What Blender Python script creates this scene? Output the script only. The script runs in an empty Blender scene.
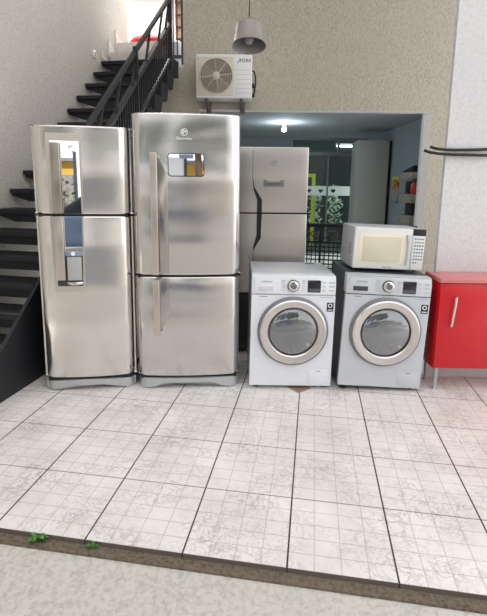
import bpy, bmesh, math, random
from mathutils import Vector, Matrix
random.seed(7)
PI = math.pi
sc = bpy.context.scene
COL = sc.collection

# ------------------------------------------------------------------ camera, sky, lights, exposure
cam_d = bpy.data.cameras.new('camera')
cam = bpy.data.objects.new('camera', cam_d)
COL.objects.link(cam)
sc.camera = cam
th, rho = math.atan(81 / 450.0), 0.0112
fw = Vector((0, math.cos(th), -math.sin(th)))
r0 = Vector((1, 0, 0)); u0 = Vector((0, math.sin(th), math.cos(th)))
rt = r0 * math.cos(rho) + u0 * math.sin(rho)
up = u0 * math.cos(rho) - r0 * math.sin(rho)
cam.matrix_world = Matrix(((rt.x, up.x, -fw.x, 0), (rt.y, up.y, -fw.y, 0), (rt.z, up.z, -fw.z, 1.5), (0, 0, 0, 1)))
cam_d.sensor_width = 36
cam_d.lens = 450 / 616 * 36
cam_d.shift_x = 0.5 / 616
cam_d.shift_y = -43 / 616
cam_d.clip_start = 0.05

world = bpy.data.worlds.new('overcast_sky')
sc.world = world
world.use_nodes = True
wn = world.node_tree.nodes; wl = world.node_tree.links
for n in list(wn): wn.remove(n)
wo = wn.new('ShaderNodeOutputWorld'); wb = wn.new('ShaderNodeBackground')
tc = wn.new('ShaderNodeTexCoord'); nz = wn.new('ShaderNodeTexNoise'); rp = wn.new('ShaderNodeValToRGB')
nz.inputs['Scale'].default_value = 2.5; nz.inputs['Detail'].default_value = 5
rp.color_ramp.elements[0].position = 0.35; rp.color_ramp.elements[0].color = (0.80, 0.85, 0.92, 1)
rp.color_ramp.elements[1].position = 0.62; rp.color_ramp.elements[1].color = (1, 0.97, 0.93, 1)
wl.new(tc.outputs['Generated'], nz.inputs['Vector']); wl.new(nz.outputs['Fac'], rp.inputs['Fac'])
wl.new(rp.outputs['Color'], wb.inputs['Color']); wl.new(wb.outputs[0], wo.inputs['Surface'])
wb.inputs['Strength'].default_value = 1.25

def light(name, kind, loc, energy, color=(1, 1, 1), size=0.1, size_y=None, rot=(0, 0, 0)):
    d = bpy.data.lights.new(name, kind); d.energy = energy; d.color = color
    if kind == 'AREA':
        d.size = size
        if size_y: d.shape = 'RECTANGLE'; d.size_y = size_y
    elif kind == 'SUN': d.angle = size
    else: d.shadow_soft_size = size
    o = bpy.data.objects.new(name, d); o.location = loc; o.rotation_euler = rot
    COL.objects.link(o); return o
light('sun', 'SUN', (0, 0, 12), 3.0, (1, 0.96, 0.91), 0.02, rot=(math.radians(-38), 0, math.radians(-12)))
light('stair_hall_light', 'AREA', (-1.6, 7.4, 4.7), 55, (1, 0.98, 0.95), 1.2, 0.8)

sc.view_settings.view_transform = 'Standard'
sc.view_settings.look = 'None'
sc.view_settings.exposure = 0.66
sc.view_settings.gamma = 1
sc.view_settings.use_curve_mapping = False

# ------------------------------------------------------------------ material helpers
def srgb(r, g, b):
    f = lambda c: ((c / 255 + 0.055) / 1.055) ** 2.4 if c / 255 > 0.04045 else c / 255 / 12.92
    return (f(r), f(g), f(b), 1)

class NT:
    def __init__(s, name):
        s.m = bpy.data.materials.new(name); s.m.use_nodes = True
        s.t = s.m.node_tree; s.b = s.t.nodes['Principled BSDF']
    def new(s, k, **kw):
        n = s.t.nodes.new(k)
        for a, v in kw.items(): setattr(n, a, v)
        return n
    def link(s, a, b): s.t.links.new(a, b)
    def setin(s, i, v):
        if hasattr(v, 'is_output'): s.link(v, i)
        else: i.default_value = v
    def math(s, op, a, b=None, clamp=False):
        n = s.new('ShaderNodeMath', operation=op); n.use_clamp = clamp
        s.setin(n.inputs[0], a)
        if b is not None: s.setin(n.inputs[1], b)
        return n.outputs[0]
    def coords(s, scale=(1, 1, 1)):
        t = s.new('ShaderNodeTexCoord'); m = s.new('ShaderNodeMapping')
        m.inputs['Scale'].default_value = scale
        s.link(t.outputs['Object'], m.inputs['Vector']); return m.outputs['Vector']
    def noise(s, vec, scale, detail=3, rough=0.5, dist=0):
        n = s.new('ShaderNodeTexNoise'); s.link(vec, n.inputs['Vector'])
        n.inputs['Scale'].default_value = scale; n.inputs['Detail'].default_value = detail
        n.inputs['Roughness'].default_value = rough; n.inputs['Distortion'].default_value = dist
        return n.outputs['Fac']
    def ramp(s, fac, stops):
        n = s.new('ShaderNodeValToRGB'); s.link(fac, n.inputs['Fac'])
        e = n.color_ramp.elements
        e[0].position, e[0].color = stops[0]; e[1].position, e[1].color = stops[-1]
        for p, c in stops[1:-1]:
            x = e.new(p); x.color = c
        return n.outputs['Color']
    def mix(s, fac, a, b):
        n = s.new('ShaderNodeMix', data_type='RGBA')
        s.setin(n.inputs[0], fac); s.setin(n.inputs[6], a); s.setin(n.inputs[7], b)
        return n.outputs[2]
    def bump(s, h, strength=0.3, dist=0.01):
        n = s.new('ShaderNodeBump'); s.link(h, n.inputs['Height'])
        n.inputs['Strength'].default_value = strength; n.inputs['Distance'].default_value = dist
        s.link(n.outputs['Normal'], s.b.inputs['Normal'])
    def col(s, v): s.setin(s.b.inputs['Base Color'], v)
    def rough(s, v): s.setin(s.b.inputs['Roughness'], v)
    def metal(s, v): s.b.inputs['Metallic'].default_value = v

MATS = {}
def plain(name, rgb, rough=0.5, metal=0.0, var=0.06, emit=0, nscale=14):
    if name in MATS: return MATS[name]
    n = NT(name); c = srgb(*rgb)
    d = tuple(x * (1 - var) for x in c[:3]) + (1,)
    n.col(n.ramp(n.noise(n.coords(), nscale), [(0.3, d), (0.7, c)]))
    n.rough(rough); n.metal(metal)
    if emit:
        n.b.inputs['Emission Color'].default_value = c; n.b.inputs['Emission Strength'].default_value = emit
    MATS[name] = n.m; return n.m

def steel(name, rgb, rough=0.27, wob=0.25, scale=(1, 1, 1)):
    n = NT(name); c = srgb(*rgb); d = tuple(x * 0.97 for x in c[:3]) + (1,)
    fine = n.noise(n.coords((3, 3, 300)), 2, 1)
    n.col(n.ramp(fine, [(0.3, d), (0.7, c)]))
    n.metal(1.0); n.rough(n.math('ADD', n.math('MULTIPLY', fine, 0.03), rough - 0.015))
    big = n.noise(n.coords((1.1, 1.1, 3.0)), 1.5, 0.5, 0.3)
    n.bump(big, wob, 0.035)
    MATS[name] = n.m; return n.m

def wall_mat(name, rgb, rgb2, vert=True, bump=0.5, fine=70):
    n = NT(name)
    v = n.coords((1, 1, 0.3) if vert else (1, 1, 1))
    a = n.noise(v, fine, 3, 0.7); b = n.noise(n.coords(), 0.9, 3)
    c1 = n.ramp(a, [(0.34, srgb(*rgb2)), (0.56, srgb(*rgb))])
    dk = tuple(x * 0.86 for x in srgb(*rgb)[:3]) + (1,)
    n.col(n.mix(n.math('MULTIPLY', n.math('SUBTRACT', b, 0.45, True), 1.5, True), c1, dk))
    n.rough(0.9); n.bump(a, bump, 0.012); MATS[name] = n.m; return n.m

def tile_mat():
    n = NT('ceramic_tile')
    t = n.new('ShaderNodeTexCoord'); s = n.new('ShaderNodeSeparateXYZ'); n.link(t.outputs['Object'], s.inputs[0])
    al = math.radians(8.8)
    u = n.math('SUBTRACT', n.math('MULTIPLY', s.outputs[0], math.cos(al)), n.math('MULTIPLY', s.outputs[1], math.sin(al)))
    v = n.math('ADD', n.math('MULTIPLY', s.outputs[0], math.sin(al)), n.math('MULTIPLY', s.outputs[1], math.cos(al)))
    def line(c, off, pitch, w):
        a = n.math('DIVIDE', n.math('SUBTRACT', c, off - 50 * pitch), pitch)
        f = n.math('FRACT', a)
        d = n.math('MULTIPLY', n.math('SUBTRACT', 0.5, n.math('ABSOLUTE', n.math('SUBTRACT', f, 0.5))), pitch)
        return n.math('LESS_THAN', d, w / 2)
    bu = line(u, -0.051, 0.43, 0.0075); bv = line(v, 1.557, 0.4125, 0.005)
    iu = line(u, -0.051, 0.1075, 0.0045); iv = line(v, 1.557, 0.0825, 0.0045)
    co = n.coords()
    w1 = n.noise(co, 11, 4, 0.55, 1.6); w2 = n.noise(co, 4, 3)
    vein = n.math('LESS_THAN', n.math('ABSOLUTE', n.math('SUBTRACT', w1, 0.5)), 0.018)
    vein2 = n.math('LESS_THAN', n.math('ABSOLUTE', n.math('SUBTRACT', n.noise(co, 6, 5, 0.6, 2.5), 0.47)), 0.02)
    veins = n.math('MULTIPLY', n.math('MAXIMUM', vein, vein2), n.math('MULTIPLY', n.math('SUBTRACT', w2, 0.33, True), 2.2, True))
    base = n.ramp(n.noise(co, 3, 3), [(0.3, srgb(224, 217, 214)), (0.7, srgb(242, 238, 236))])
    c = n.mix(n.math('MULTIPLY', veins, 0.8), base, srgb(168, 158, 154))
    c = n.mix(n.math('MULTIPLY', n.math('MAXIMUM', iu, iv), 0.5), c, srgb(172, 152, 138))
    dirt = n.noise(co, 1.3, 4, 0.6)
    c = n.mix(bv, c, srgb(104, 95, 88)); c = n.mix(bu, c, srgb(58, 50, 46))
    n.col(c)
    n.rough(n.math('ADD', 0.2, n.math('MULTIPLY', dirt, 0.25)))
    g = n.math('SUBTRACT', 1.0, n.math('MAXIMUM', n.math('MAXIMUM', bu, bv), n.math('MULTIPLY', n.math('MAXIMUM', iu, iv), 0.3)))
    n.bump(g, 0.35, 0.003)
    return n.m

def glass_mat(name, tint, gloss=0.12, rough=0.02):
    n = NT(name); out = n.t.nodes['Material Output']
    a = n.new('ShaderNodeBsdfTransparent'); a.inputs[0].default_value = tint
    g = n.new('ShaderNodeBsdfGlossy'); g.inputs['Roughness'].default_value = rough
    f = n.new('ShaderNodeLayerWeight'); f.inputs[0].default_value = 0.15
    m = n.new('ShaderNodeMixShader'); n.link(n.math('ADD', n.math('MULTIPLY', f.outputs['Facing'], 0.6), gloss, True), m.inputs[0])
    n.link(a.outputs[0], m.inputs[1]); n.link(g.outputs[0], m.inputs[2]); n.link(m.outputs[0], out.inputs['Surface'])
    MATS[name] = n.m; return n.m

# ------------------------------------------------------------------ mesh helpers
class MB:
    def __init__(s): s.bm = bmesh.new()
    def box(s, x0, x1, y0, y1, z0, z1, bev=0, seg=2, M=None):
        r = bmesh.ops.create_cube(s.bm, size=1)
        vs = r['verts']
        for v in vs:
            v.co = Vector(((x0 + x1) / 2 + v.co.x * (x1 - x0), (y0 + y1) / 2 + v.co.y * (y1 - y0), (z0 + z1) / 2 + v.co.z * (z1 - z0)))
        if M: bmesh.ops.transform(s.bm, matrix=M, verts=vs)
        if bev:
            es = list({e for v in vs for e in v.link_edges})
            bmesh.ops.bevel(s.bm, geom=es, offset=bev, segments=seg, affect='EDGES', profile=0.5)
        return s
    def prism(s, pts, a, b, axis='z', bev=0, seg=2):
        def P(p, h):
            return Vector((p[0], p[1], h)) if axis == 'z' else Vector((p[0], h, p[1])) if axis == 'y' else Vector((h, p[0], p[1]))
        lo = [s.bm.verts.new(P(p, a)) for p in pts]; hi = [s.bm.verts.new(P(p, b)) for p in pts]
        n = len(pts); fs = [s.bm.faces.new(lo[::-1]), s.bm.faces.new(hi)]
        for i in range(n): fs.append(s.bm.faces.new((lo[i], lo[(i + 1) % n], hi[(i + 1) % n], hi[i])))
        bmesh.ops.recalc_face_normals(s.bm, faces=fs)
        if bev:
            es = [e for f in fs[:2] for e in f.edges]
            bmesh.ops.bevel(s.bm, geom=list(set(es)), offset=bev, segments=seg, affect='EDGES', profile=0.5)
        return s
    def tube(s, pts, r, seg=10, cap=True, r_end=None):
        pts = [Vector(p) for p in pts]; rings = []
        n = len(pts); ref = None
        for i, p in enumerate(pts):
            t = (pts[min(i + 1, n - 1)] - pts[max(i - 1, 0)]).normalized()
            if ref is None: ref = Vector((0, 0, 1)) if abs(t.z) < 0.9 else Vector((1, 0, 0))
            a = t.cross(ref).normalized(); b = a.cross(t).normalized(); ref = b
            rr = r if r_end is None else r + (r_end - r) * i / (n - 1)
            rings.append([s.bm.verts.new(p + (a * math.cos(2 * PI * k / seg) + b * math.sin(2 * PI * k / seg)) * rr) for k in range(seg)])
        fs = []
        for i in range(n - 1):
            for k in range(seg):
                fs.append(s.bm.faces.new((rings[i][k], rings[i][(k + 1) % seg], rings[i + 1][(k + 1) % seg], rings[i + 1][k])))
        if cap: fs += [s.bm.faces.new(rings[0][::-1]), s.bm.faces.new(rings[-1])]
        bmesh.ops.recalc_face_normals(s.bm, faces=fs)
        return s
    def bar(s, p0, p1, w, h):
        p0, p1 = Vector(p0), Vector(p1); t = (p1 - p0).normalized()
        ref = Vector((0, 0, 1)) if abs(t.z) < 0.95 else Vector((0, 1, 0))
        a = t.cross(ref).normalized(); b = a.cross(t).normalized()
        q = [s.bm.verts.new(p + a * sx * w / 2 + b * sy * h / 2) for p in (p0, p1) for sx, sy in ((-1, -1), (1, -1), (1, 1), (-1, 1))]
        fs = [s.bm.faces.new([q[i] for i in f]) for f in ((3, 2, 1, 0), (4, 5, 6, 7), (0, 1, 5, 4), (1, 2, 6, 5), (2, 3, 7, 6), (3, 0, 4, 7))]
        bmesh.ops.recalc_face_normals(s.bm, faces=fs)
        return s
    def lathe(s, prof, center, axis='z', seg=32, close=False):
        # prof: (radius, height); axis 'z' up or 'y' (height towards -y, out of an appliance front)
        c = Vector(center); rings = []
        for r, h in prof:
            ring = []
            for k in range(seg):
                a = 2 * PI * k / seg
                if axis == 'z': p = Vector((r * math.cos(a), r * math.sin(a), h))
                else: p = Vector((r * math.cos(a), -h, r * math.sin(a)))
                ring.append(s.bm.verts.new(c + p))
            rings.append(ring)
        fs = []
        m = len(rings)
        for i in range(m if close else m - 1):
            A, B = rings[i], rings[(i + 1) % m]
            for k in range(seg): fs.append(s.bm.faces.new((A[k], A[(k + 1) % seg], B[(k + 1) % seg], B[k])))
        if not close:
            if prof[0][0] > 1e-6: fs.append(s.bm.faces.new(rings[0][::-1]))
            if prof[-1][0] > 1e-6: fs.append(s.bm.faces.new(rings[-1]))
        bmesh.ops.remove_doubles(s.bm, verts=[v for r in rings for v in r], dist=1e-6)
        bmesh.ops.recalc_face_normals(s.bm, faces=[f for f in fs if f.is_valid])
        return s
    def blob(s, c, r, sub=2, jit=0.0, scale=(1, 1, 1)):
        res = bmesh.ops.create_icosphere(s.bm, subdivisions=sub, radius=1)
        for v in res['verts']:
            k = r * (1 + random.uniform(-jit, jit))
            v.co = Vector(c) + Vector((v.co.x * scale[0], v.co.y * scale[1], v.co.z * scale[2])) * k
        return s
    def poly(s, pts):
        f = s.bm.faces.new([s.bm.verts.new(p) for p in pts]); return s
    def build(s, name, m, parent=None, smooth=True, loc=None):
        me = bpy.data.meshes.new(name); s.bm.to_mesh(me); s.bm.free()
        if smooth:
            me.polygons.foreach_set('use_smooth', [True] * len(me.polygons))
            me.set_sharp_from_angle(angle=math.radians(32))
        if m: me.materials.append(m)
        o = bpy.data.objects.new(name, me); COL.objects.link(o)
        if parent: o.parent = parent
        if loc: o.location = loc
        return o

def tag(o, label, cat, group=None, kind=None):
    o['label'] = label; o['category'] = cat
    if group: o['group'] = group
    if kind: o['kind'] = kind
    return o
def thing(name, label, cat, loc=(0, 0, 0), rz=0, group=None, ry=0):
    o = bpy.data.objects.new(name, None); COL.objects.link(o); o.empty_display_size = 0.1
    o.location = loc; o.rotation_euler = (0, ry, rz)
    return tag(o, label, cat, group)
def struct(o):
    o['kind'] = 'structure'; return o
def stuff_part(o):
    o['kind'] = 'stuff'; return o
def text(name, body, size, m, parent, loc, depth=0.0008, spacing=1.0):
    cu = bpy.data.curves.new(name, 'FONT'); cu.body = body; cu.size = size; cu.extrude = depth
    cu.align_x = 'CENTER'; cu.align_y = 'CENTER'; cu.space_character = spacing
    t = bpy.data.objects.new('tmp', cu); COL.objects.link(t)
    bpy.context.view_layer.update()
    me = bpy.data.meshes.new_from_object(t.evaluated_get(bpy.context.evaluated_depsgraph_get()))
    bpy.data.objects.remove(t)
    me.transform(Matrix.Rotation(PI / 2, 4, 'X')); me.name = name; me.materials.clear(); me.materials.append(m)
    o = bpy.data.objects.new(name, me); COL.objects.link(o); o.parent = parent; o.location = loc
    return o
def rrect(x0, x1, z0, z1, r, n=5):
    p = []
    for cx, cz, a in ((x1 - r, z1 - r, 0), (x0 + r, z1 - r, PI / 2), (x0 + r, z0 + r, PI), (x1 - r, z0 + r, 3 * PI / 2)):
        for i in range(n + 1):
            t = a + PI / 2 * i / n; p.append((cx + r * math.cos(t), cz + r * math.sin(t)))
    return p

# ------------------------------------------------------------------ materials
ST_MID = steel('brushed_steel_cool', (214, 211, 209), 0.22, 0.55)
ST_LEFT = steel('brushed_steel_soft', (230, 226, 222), 0.25, 0.4)
ST_BACK = steel('brushed_steel_warm', (198, 192, 187), 0.33, 0.25)
SCOOP_SHADE = steel('scoop_shade_steel', (186, 182, 180), 0.2, 0.1)
SILVER = plain('silver_plastic', (188, 189, 192), 0.35, 0.35, 0.03)
BEZEL = plain('champagne_bezel', (212, 204, 194), 0.3, 0.75, 0.03)
BAR = plain('handle_metal', (204, 194, 185), 0.28, 0.8, 0.03)
DSIDE = plain('fridge_side_grey', (70, 71, 75), 0.5, 0.1)
BLACK = plain('black_plastic', (18, 18, 20), 0.4)
BLKMETAL = plain('black_painted_metal', (30, 31, 36), 0.38, 0.0)
WHITE = plain('white_enamel', (226, 229, 236), 0.28, 0, 0.02)
WHITEP = plain('white_plastic', (246, 246, 247), 0.4, 0, 0.02)
SILVERFRONT = plain('silver_enamel', (198, 202, 208), 0.3, 0.1, 0.02)
GRAPH = plain('graphite_enamel', (62, 65, 70), 0.35, 0.1)
CHROME = plain('chrome', (222, 220, 218), 0.12, 1.0, 0.02)
RINGM = plain('satin_chrome_ring', (214, 208, 206), 0.27, 0.9, 0.03)
MIRROR = plain('mirror_glass', (235, 238, 240), 0.015, 1.0, 0.01)
DARKGLASS = plain('dark_display_glass', (26, 30, 36), 0.08)
GREYPRINT = plain('grey_print', (110, 114, 120), 0.5)
WHITEPRINT = plain('white_print', (240, 240, 240), 0.4)
BLUEPRINT = plain('blue_print', (40, 96, 170), 0.4)
GREENPRINT = plain('green_print', (70, 150, 130), 0.4)
CREAM = plain('aged_cream_plastic', (232, 222, 198), 0.38, 0, 0.04)
MWWHITE = plain('microwave_white', (224, 224, 222), 0.38, 0, 0.03)
MWSIDE = plain('microwave_side_grey', (182, 184, 190), 0.42, 0, 0.03)
RED = plain('red_gloss_paint', (200, 22, 34), 0.22, 0, 0.04)
PINK = plain('red_laminate_top', (214, 130, 130), 0.3)
FACADE = wall_mat('grafiato_plaster', (206, 199, 184), (166, 157, 142), True, 0.45, 130)
LEFTW = wall_mat('rough_white_plaster', (212, 207, 199), (184, 179, 171), False, 0.4, 60)
WPAINT = wall_mat('white_paint', (216, 216, 218), (204, 204, 206), False, 0.25, 40)
INNER = wall_mat('interior_grey_paint', (150, 160, 164), (144, 154, 158), False, 0.15, 30)
CEILM = wall_mat('interior_ceiling_paint', (165, 174, 178), (158, 166, 170), False, 0.15, 30)
MARBLE = plain('white_marble', (228, 222, 218), 0.3, 0, 0.08)
TREAD = plain('black_granite', (26, 27, 32), 0.62)
CONC = wall_mat('pale_concrete', (205, 201, 194), (180, 176, 168), False, 0.4, 45)
ASPH = wall_mat('asphalt', (160, 157, 156), (136, 134, 133), False, 0.4, 80)
DIRT = wall_mat('dry_earth', (120, 108, 94), (84, 74, 62), False, 0.8, 60)
LEAF = plain('weed_leaf_green', (96, 150, 62), 0.5, 0, 0.4, 0, 40)
TREELEAF = plain('tree_leaf_green', (46, 60, 34), 0.7, 0, 0.5, 0, 6)
BARK = plain('bark', (90, 74, 60), 0.8)
TILE = tile_mat()
STONE = wall_mat('grey_stone_wall', (168, 164, 154), (112, 110, 104), False, 0.9, 9)
OCHRE = wall_mat('ochre_paint', (238, 196, 96), (222, 178, 84), False, 0.2, 20)

# ------------------------------------------------------------------ the setting
al = math.radians(8.8)
e1 = Vector((math.cos(al), -math.sin(al))); e2 = Vector((math.sin(al), math.cos(al)))
ev = 1.557
a = e1 * -4.5 + e2 * ev; b = e1 * 4.5 + e2 * ev
m = MB(); m.prism([(a.x, a.y), (b.x, b.y), (5.5, 10.2), (-4.5, 10.2)], -0.06, 0, 'z')
floor = struct(m.build('floor', TILE, None, False))
q = Vector((0.428, 3.165))
INLAY = plain('brown_tile_inlay', (166, 142, 128), 0.35, 0, 0.3)
m = MB(); d1, d2 = e1 * 0.095, e2 * 0.095
m.prism([tuple(q - d2), tuple(q + d1), tuple(q + d2), tuple(q - d1)], -0.004, 0.0006, 'z'); m.build('inlay_diamond', INLAY, floor, False)
a2 = a + Vector((0, 0)); s0 = e2 * -0.05
m = MB(); m.prism([tuple(a + s0), tuple(b + s0), tuple(b), tuple(a)], -0.1, -0.02, 'z'); o = m.build('trim_1', DIRT, None, False); struct(o)
m = MB(); m.prism([(-9, -1.6), (9, -1.6), tuple(b + s0), tuple(a + s0)], -0.12, -0.03, 'z'); struct(m.build('pavement', CONC, None, False))
m = MB(); m.box(-16, 16, -20, -1.6, -0.2, -0.12); struct(m.build('street', ASPH, None, False))

FY = 6.35
m = MB()
m.box(-4.0, -0.62, FY, FY + 0.14, 0, 3.02)
m.box(-0.62, 2.526, FY, FY + 0.14, 2.485, 3.02)
m.box(2.526, 4.2, FY, FY + 0.14, 0, 3.02)
m.box(-0.82, 4.2, FY, FY + 0.14, 3.02, 6.6)
struct(m.build('wall_front', FACADE, None, False))
m = MB(); m.prism([(2.527, FY - 0.003), (2.445, FY + 0.06), (2.445, FY + 0.14), (2.6, FY + 0.14), (2.6, FY + 0.1)], 0, 2.485, 'z') if False else m.prism([(2.5265, FY - 0.003), (2.45, FY + 0.06), (2.45, FY + 0.139), (2.5265, FY + 0.139)], 0, 2.477, 'z'); m.box(-0.62, 2.518, FY + 0.006, FY + 0.14, 2.478, 2.486)
struct(m.build('trim_2', wall_mat('jamb_white', (246, 246, 246), (238, 238, 238), False, 0.1, 40), None, False))
# stairwell side wall, follows the flight
h = 0.201; dh = Vector((math.sin(h), math.cos(h))); nh = Vector((math.cos(h), -math.sin(h)))
SX = Vector((-2.05, 5.09))
A = SX - dh * 5.6; B = SX + dh * 1.85
m = MB(); m.prism([tuple(A), tuple(B), tuple(B - nh * 0.15), tuple(A - nh * 0.15)], 0, 6.6, 'z')
struct(m.build('wall_left', LEFTW, None, False))
m = MB(); m.box(1.48, 4.2, 3.395, 3.435, 0, 6.6)
struct(m.build('wall_right', WPAINT, None, False))
m = MB(); m.box(-4.2, 4.2, 2.4, 6.5, 6.6, 6.75); struct(m.build('added_canopy', CONC, None, False))  # unseen slab, added and sized to grade the daylight below it
# room behind the opening
m = MB(); m.box(-1.0, 2.75, FY + 0.14, 10.0, 2.487, 2.6); struct(m.build('ceiling', CEILM, None, False))
m = MB(); m.box(2.62, 2.75, FY + 0.145, 10.0, 0, 2.487); struct(m.build('wall_inner', INNER, None, False))
m = MB(); m.box(-1.0, -0.9, FY + 0.14, 10.0, 0, 2.487); struct(m.build('wall_side', INNER, None, False))
m = MB(); m.box(-1.0, 1.0, 9.9, 10.0, 0, 2.487); struct(m.build('wall_back', INNER, None, False))
# landing and hall above
m = MB(); m.box(-3.2, -0.82, FY + 0.005, 8.8, 2.95, 3.05); struct(m.build('landing', MARBLE, None, False))
BRICK = plain('brown_brick', (150, 112, 84), 0.8, 0, 0.4, 0, 8)
m = MB(); m.box(-3.2, -1.25, 8.6, 8.75, 3.05, 4.8); struct(m.build('wall_hall', WPAINT, None, False))
m = MB()
for i in range(9):
    m.box(-1.25, 0.2, 8.62, 8.74, 3.05 + i * 0.2, 3.05 + i * 0.2 + 0.11)
m.box(-1.25, 0.2, 8.68, 8.75, 3.05, 4.85)
struct(m.build('wall_brick', BRICK, None, False))
m = MB(); m.box(-3.2, 0.2, 6.5, 8.8, 4.85, 4.95); struct(m.build('roof', CONC, None, False))

# ------------------------------------------------------------------ staircase
RUN, RISE, W = 0.204, 0.176, 0.936
def sp(t, w, z): p = SX + dh * t + nh * w; return Vector((p.x, p.y, z))
st = thing('staircase', 'black open-riser staircase climbing along the rough white wall behind the refrigerators', 'staircase', (0, 0, 0))
for k in range(-11, 6):
    wid = 0.80 if k < -3 else W
    z = 2.136 + RISE * k; t0 = RUN * k
    m = MB()
    pr = []
    a_, b_ = sp(t0, 0.012, 0), sp(t0, wid, 0); c_, d_ = sp(t0 + 0.26, wid, 0), sp(t0 + 0.26, 0.012, 0)
    m.prism([(p.x, p.y) for p in (a_, b_, c_, d_)], z - 0.04, z, 'z')
    # tapered cantilever rib beneath each tread
    fr = 0.05
    q0, q1 = sp(t0 + fr, 0.012, 0), sp(t0 + fr, wid - 0.01, 0)
    u_ = dh * 0.05
    n = Vector((u_.x, u_.y, 0))
    vs = []
    zs = ((0.012, -0.06), (0.18, -0.115), (wid - 0.01, -0.115))
    bot = [sp(t0 + 0.03, w_, z + dz) for w_, dz in zs]; topv = [sp(t0 + 0.03, w_, z - 0.04) for w_, _ in zs]
    front = topv + bot[::-1]
    f1 = [m.bm.verts.new(p) for p in front]; f2 = [m.bm.verts.new(p + Vector((dh.x, dh.y, 0)) * 0.2) for p in front]
    fs = [m.bm.faces.new(f1), m.bm.faces.new(f2[::-1])]
    for i in range(6): fs.append(m.bm.faces.new((f1[i], f2[i], f2[(i + 1) % 6], f1[(i + 1) % 6])))
    bmesh.ops.recalc_face_normals(m.bm, faces=fs)
    m.build('tread', TREAD, st, False)
# saw-tooth stringer along the open side
def sline(k, dz=0, off=0.0, w=W): return sp(RUN * k, w + off, 2.136 + RISE * k + dz)
m = MB()
pts = []
for k in range(-3, 6):
    pts.append((RUN * k, 2.136 + RISE * k)); pts.append((RUN * (k + 1), 2.136 + RISE * k))
for k in range(5, -4, -1):
    pts.append((RUN * (k + 1) - 0.02, 2.136 + RISE * k - 0.20)); pts.append((RUN * k + 0.04, 2.136 + RISE * k - 0.20))
f1 = [m.bm.verts.new(sp(t, W + 0.002, z)) for t, z in pts]; f2 = [m.bm.verts.new(sp(t, W + 0.04, z)) for t, z in pts]
fs = [m.bm.faces.new(f1), m.bm.faces.new(f2[::-1])]
for i in range(len(pts)): fs.append(m.bm.faces.new((f1[i], f2[i], f2[(i + 1) % len(pts)], f1[(i + 1) % len(pts)])))
bmesh.ops.recalc_face_normals(m.bm, faces=fs); m.build('stringer', plain('matt_black_paint', (30, 31, 35), 0.85), st, False)
m = MB()
f = [sp(RUN * k, 0.80, 2.136 + RISE * k + dz) for k, dz in ((-11, -0.02), (-3.2, -0.02), (-3.2, -1.57), (-11, -0.2))]
g = [p + Vector((nh.x, nh.y, 0)) * 0.03 for p in f]
v1 = [m.bm.verts.new(p) for p in f]; v2 = [m.bm.verts.new(p) for p in g]
fs = [m.bm.faces.new(v1), m.bm.faces.new(v2[::-1])] + [m.bm.faces.new((v1[i], v2[i], v2[(i + 1) % 4], v1[(i + 1) % 4])) for i in range(4)]
bmesh.ops.recalc_face_normals(m.bm, faces=fs); m.build('side_panel', TREAD, st, False)
# railing
ro = 0.03
m = MB(); m.bar(sline(-5.2, 0.71, ro), sline(4.75, 0.71, ro), 0.036, 0.036); m.build('handrail', BLKMETAL, st, False)
m = MB(); m.bar(sline(-5.2, 0.43, ro), sline(4.75, 0.43, ro), 0.045, 0.04); m.build('middle_rail', BLKMETAL, st, False)
m = MB(); m.bar(sline(-5.2, 0.04, ro), sline(4.75, 0.04, ro), 0.03, 0.03); m.build('bottom_rail', BLKMETAL, st, False)
i = 0; k = -5.0
while k < 4.7:
    m = MB(); p = sline(k, 0.07, ro); q_ = sline(k, 0.42, ro); m.bar(p, q_, 0.016, 0.016); m.build('baluster', BLKMETAL, st, False)
    k += 0.26; i += 1
for k in (-4.4, -2.6, -0.8, 1.0, 2.8, 3.9):
    m = MB(); m.bar(sline(k, 0.43, ro), sline(k + 0.75, 0.71, ro), 0.02, 0.02); m.build('brace', BLKMETAL, st, False)
for k in (-5.2, -0.2, 4.75):
    m = MB(); p = sline(k, -0.15, ro); q_ = sline(k, 0.75, ro); m.bar(p, q_, 0.045, 0.045); m.build('newel_post', BLKMETAL, st, False)
# white marble flight above the landing
uf = thing('marble_flight', 'white marble upper steps rising beyond the black treads', 'staircase', (0, 0, 0))
for k in range(6, 8):
    t0 = RUN * k; z = 2.136 + RISE * k
    m = MB(); P = [sp(t0 + 0.06, 0.012, 0), sp(t0 + 0.06, 0.60, 0), sp(t0 + 0.30, 0.60, 0), sp(t0 + 0.30, 0.012, 0)]
    m.prism([(p.x, p.y) for p in P], 3.051, z, 'z'); m.build('step', MARBLE, uf, False)
m = MB()
pts = []
for k in range(5, 8):
    pts += [(RUN * k + 0.02, 2.136 + RISE * k + 0.15), (RUN * (k + 1) + 0.018, 2.136 + RISE * k + 0.03)]
pts += [(RUN * 8 + 0.02, 3.06)]
pts = pts + [(RUN * 5 + 0.02, 3.06)]
f1 = [m.bm.verts.new(sp(t, 0.001, z)) for t, z in pts]; f2 = [m.bm.verts.new(sp(t, 0.011, z)) for t, z in pts]
fs = [m.bm.faces.new(f1), m.bm.faces.new(f2[::-1])]
for i in range(len(pts)): fs.append(m.bm.faces.new((f1[i], f2[i], f2[(i + 1) % len(pts)], f1[(i + 1) % len(pts)])))
bmesh.ops.recalc_face_normals(m.bm, faces=fs); m.build('skirting', MARBLE, uf, False)
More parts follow.
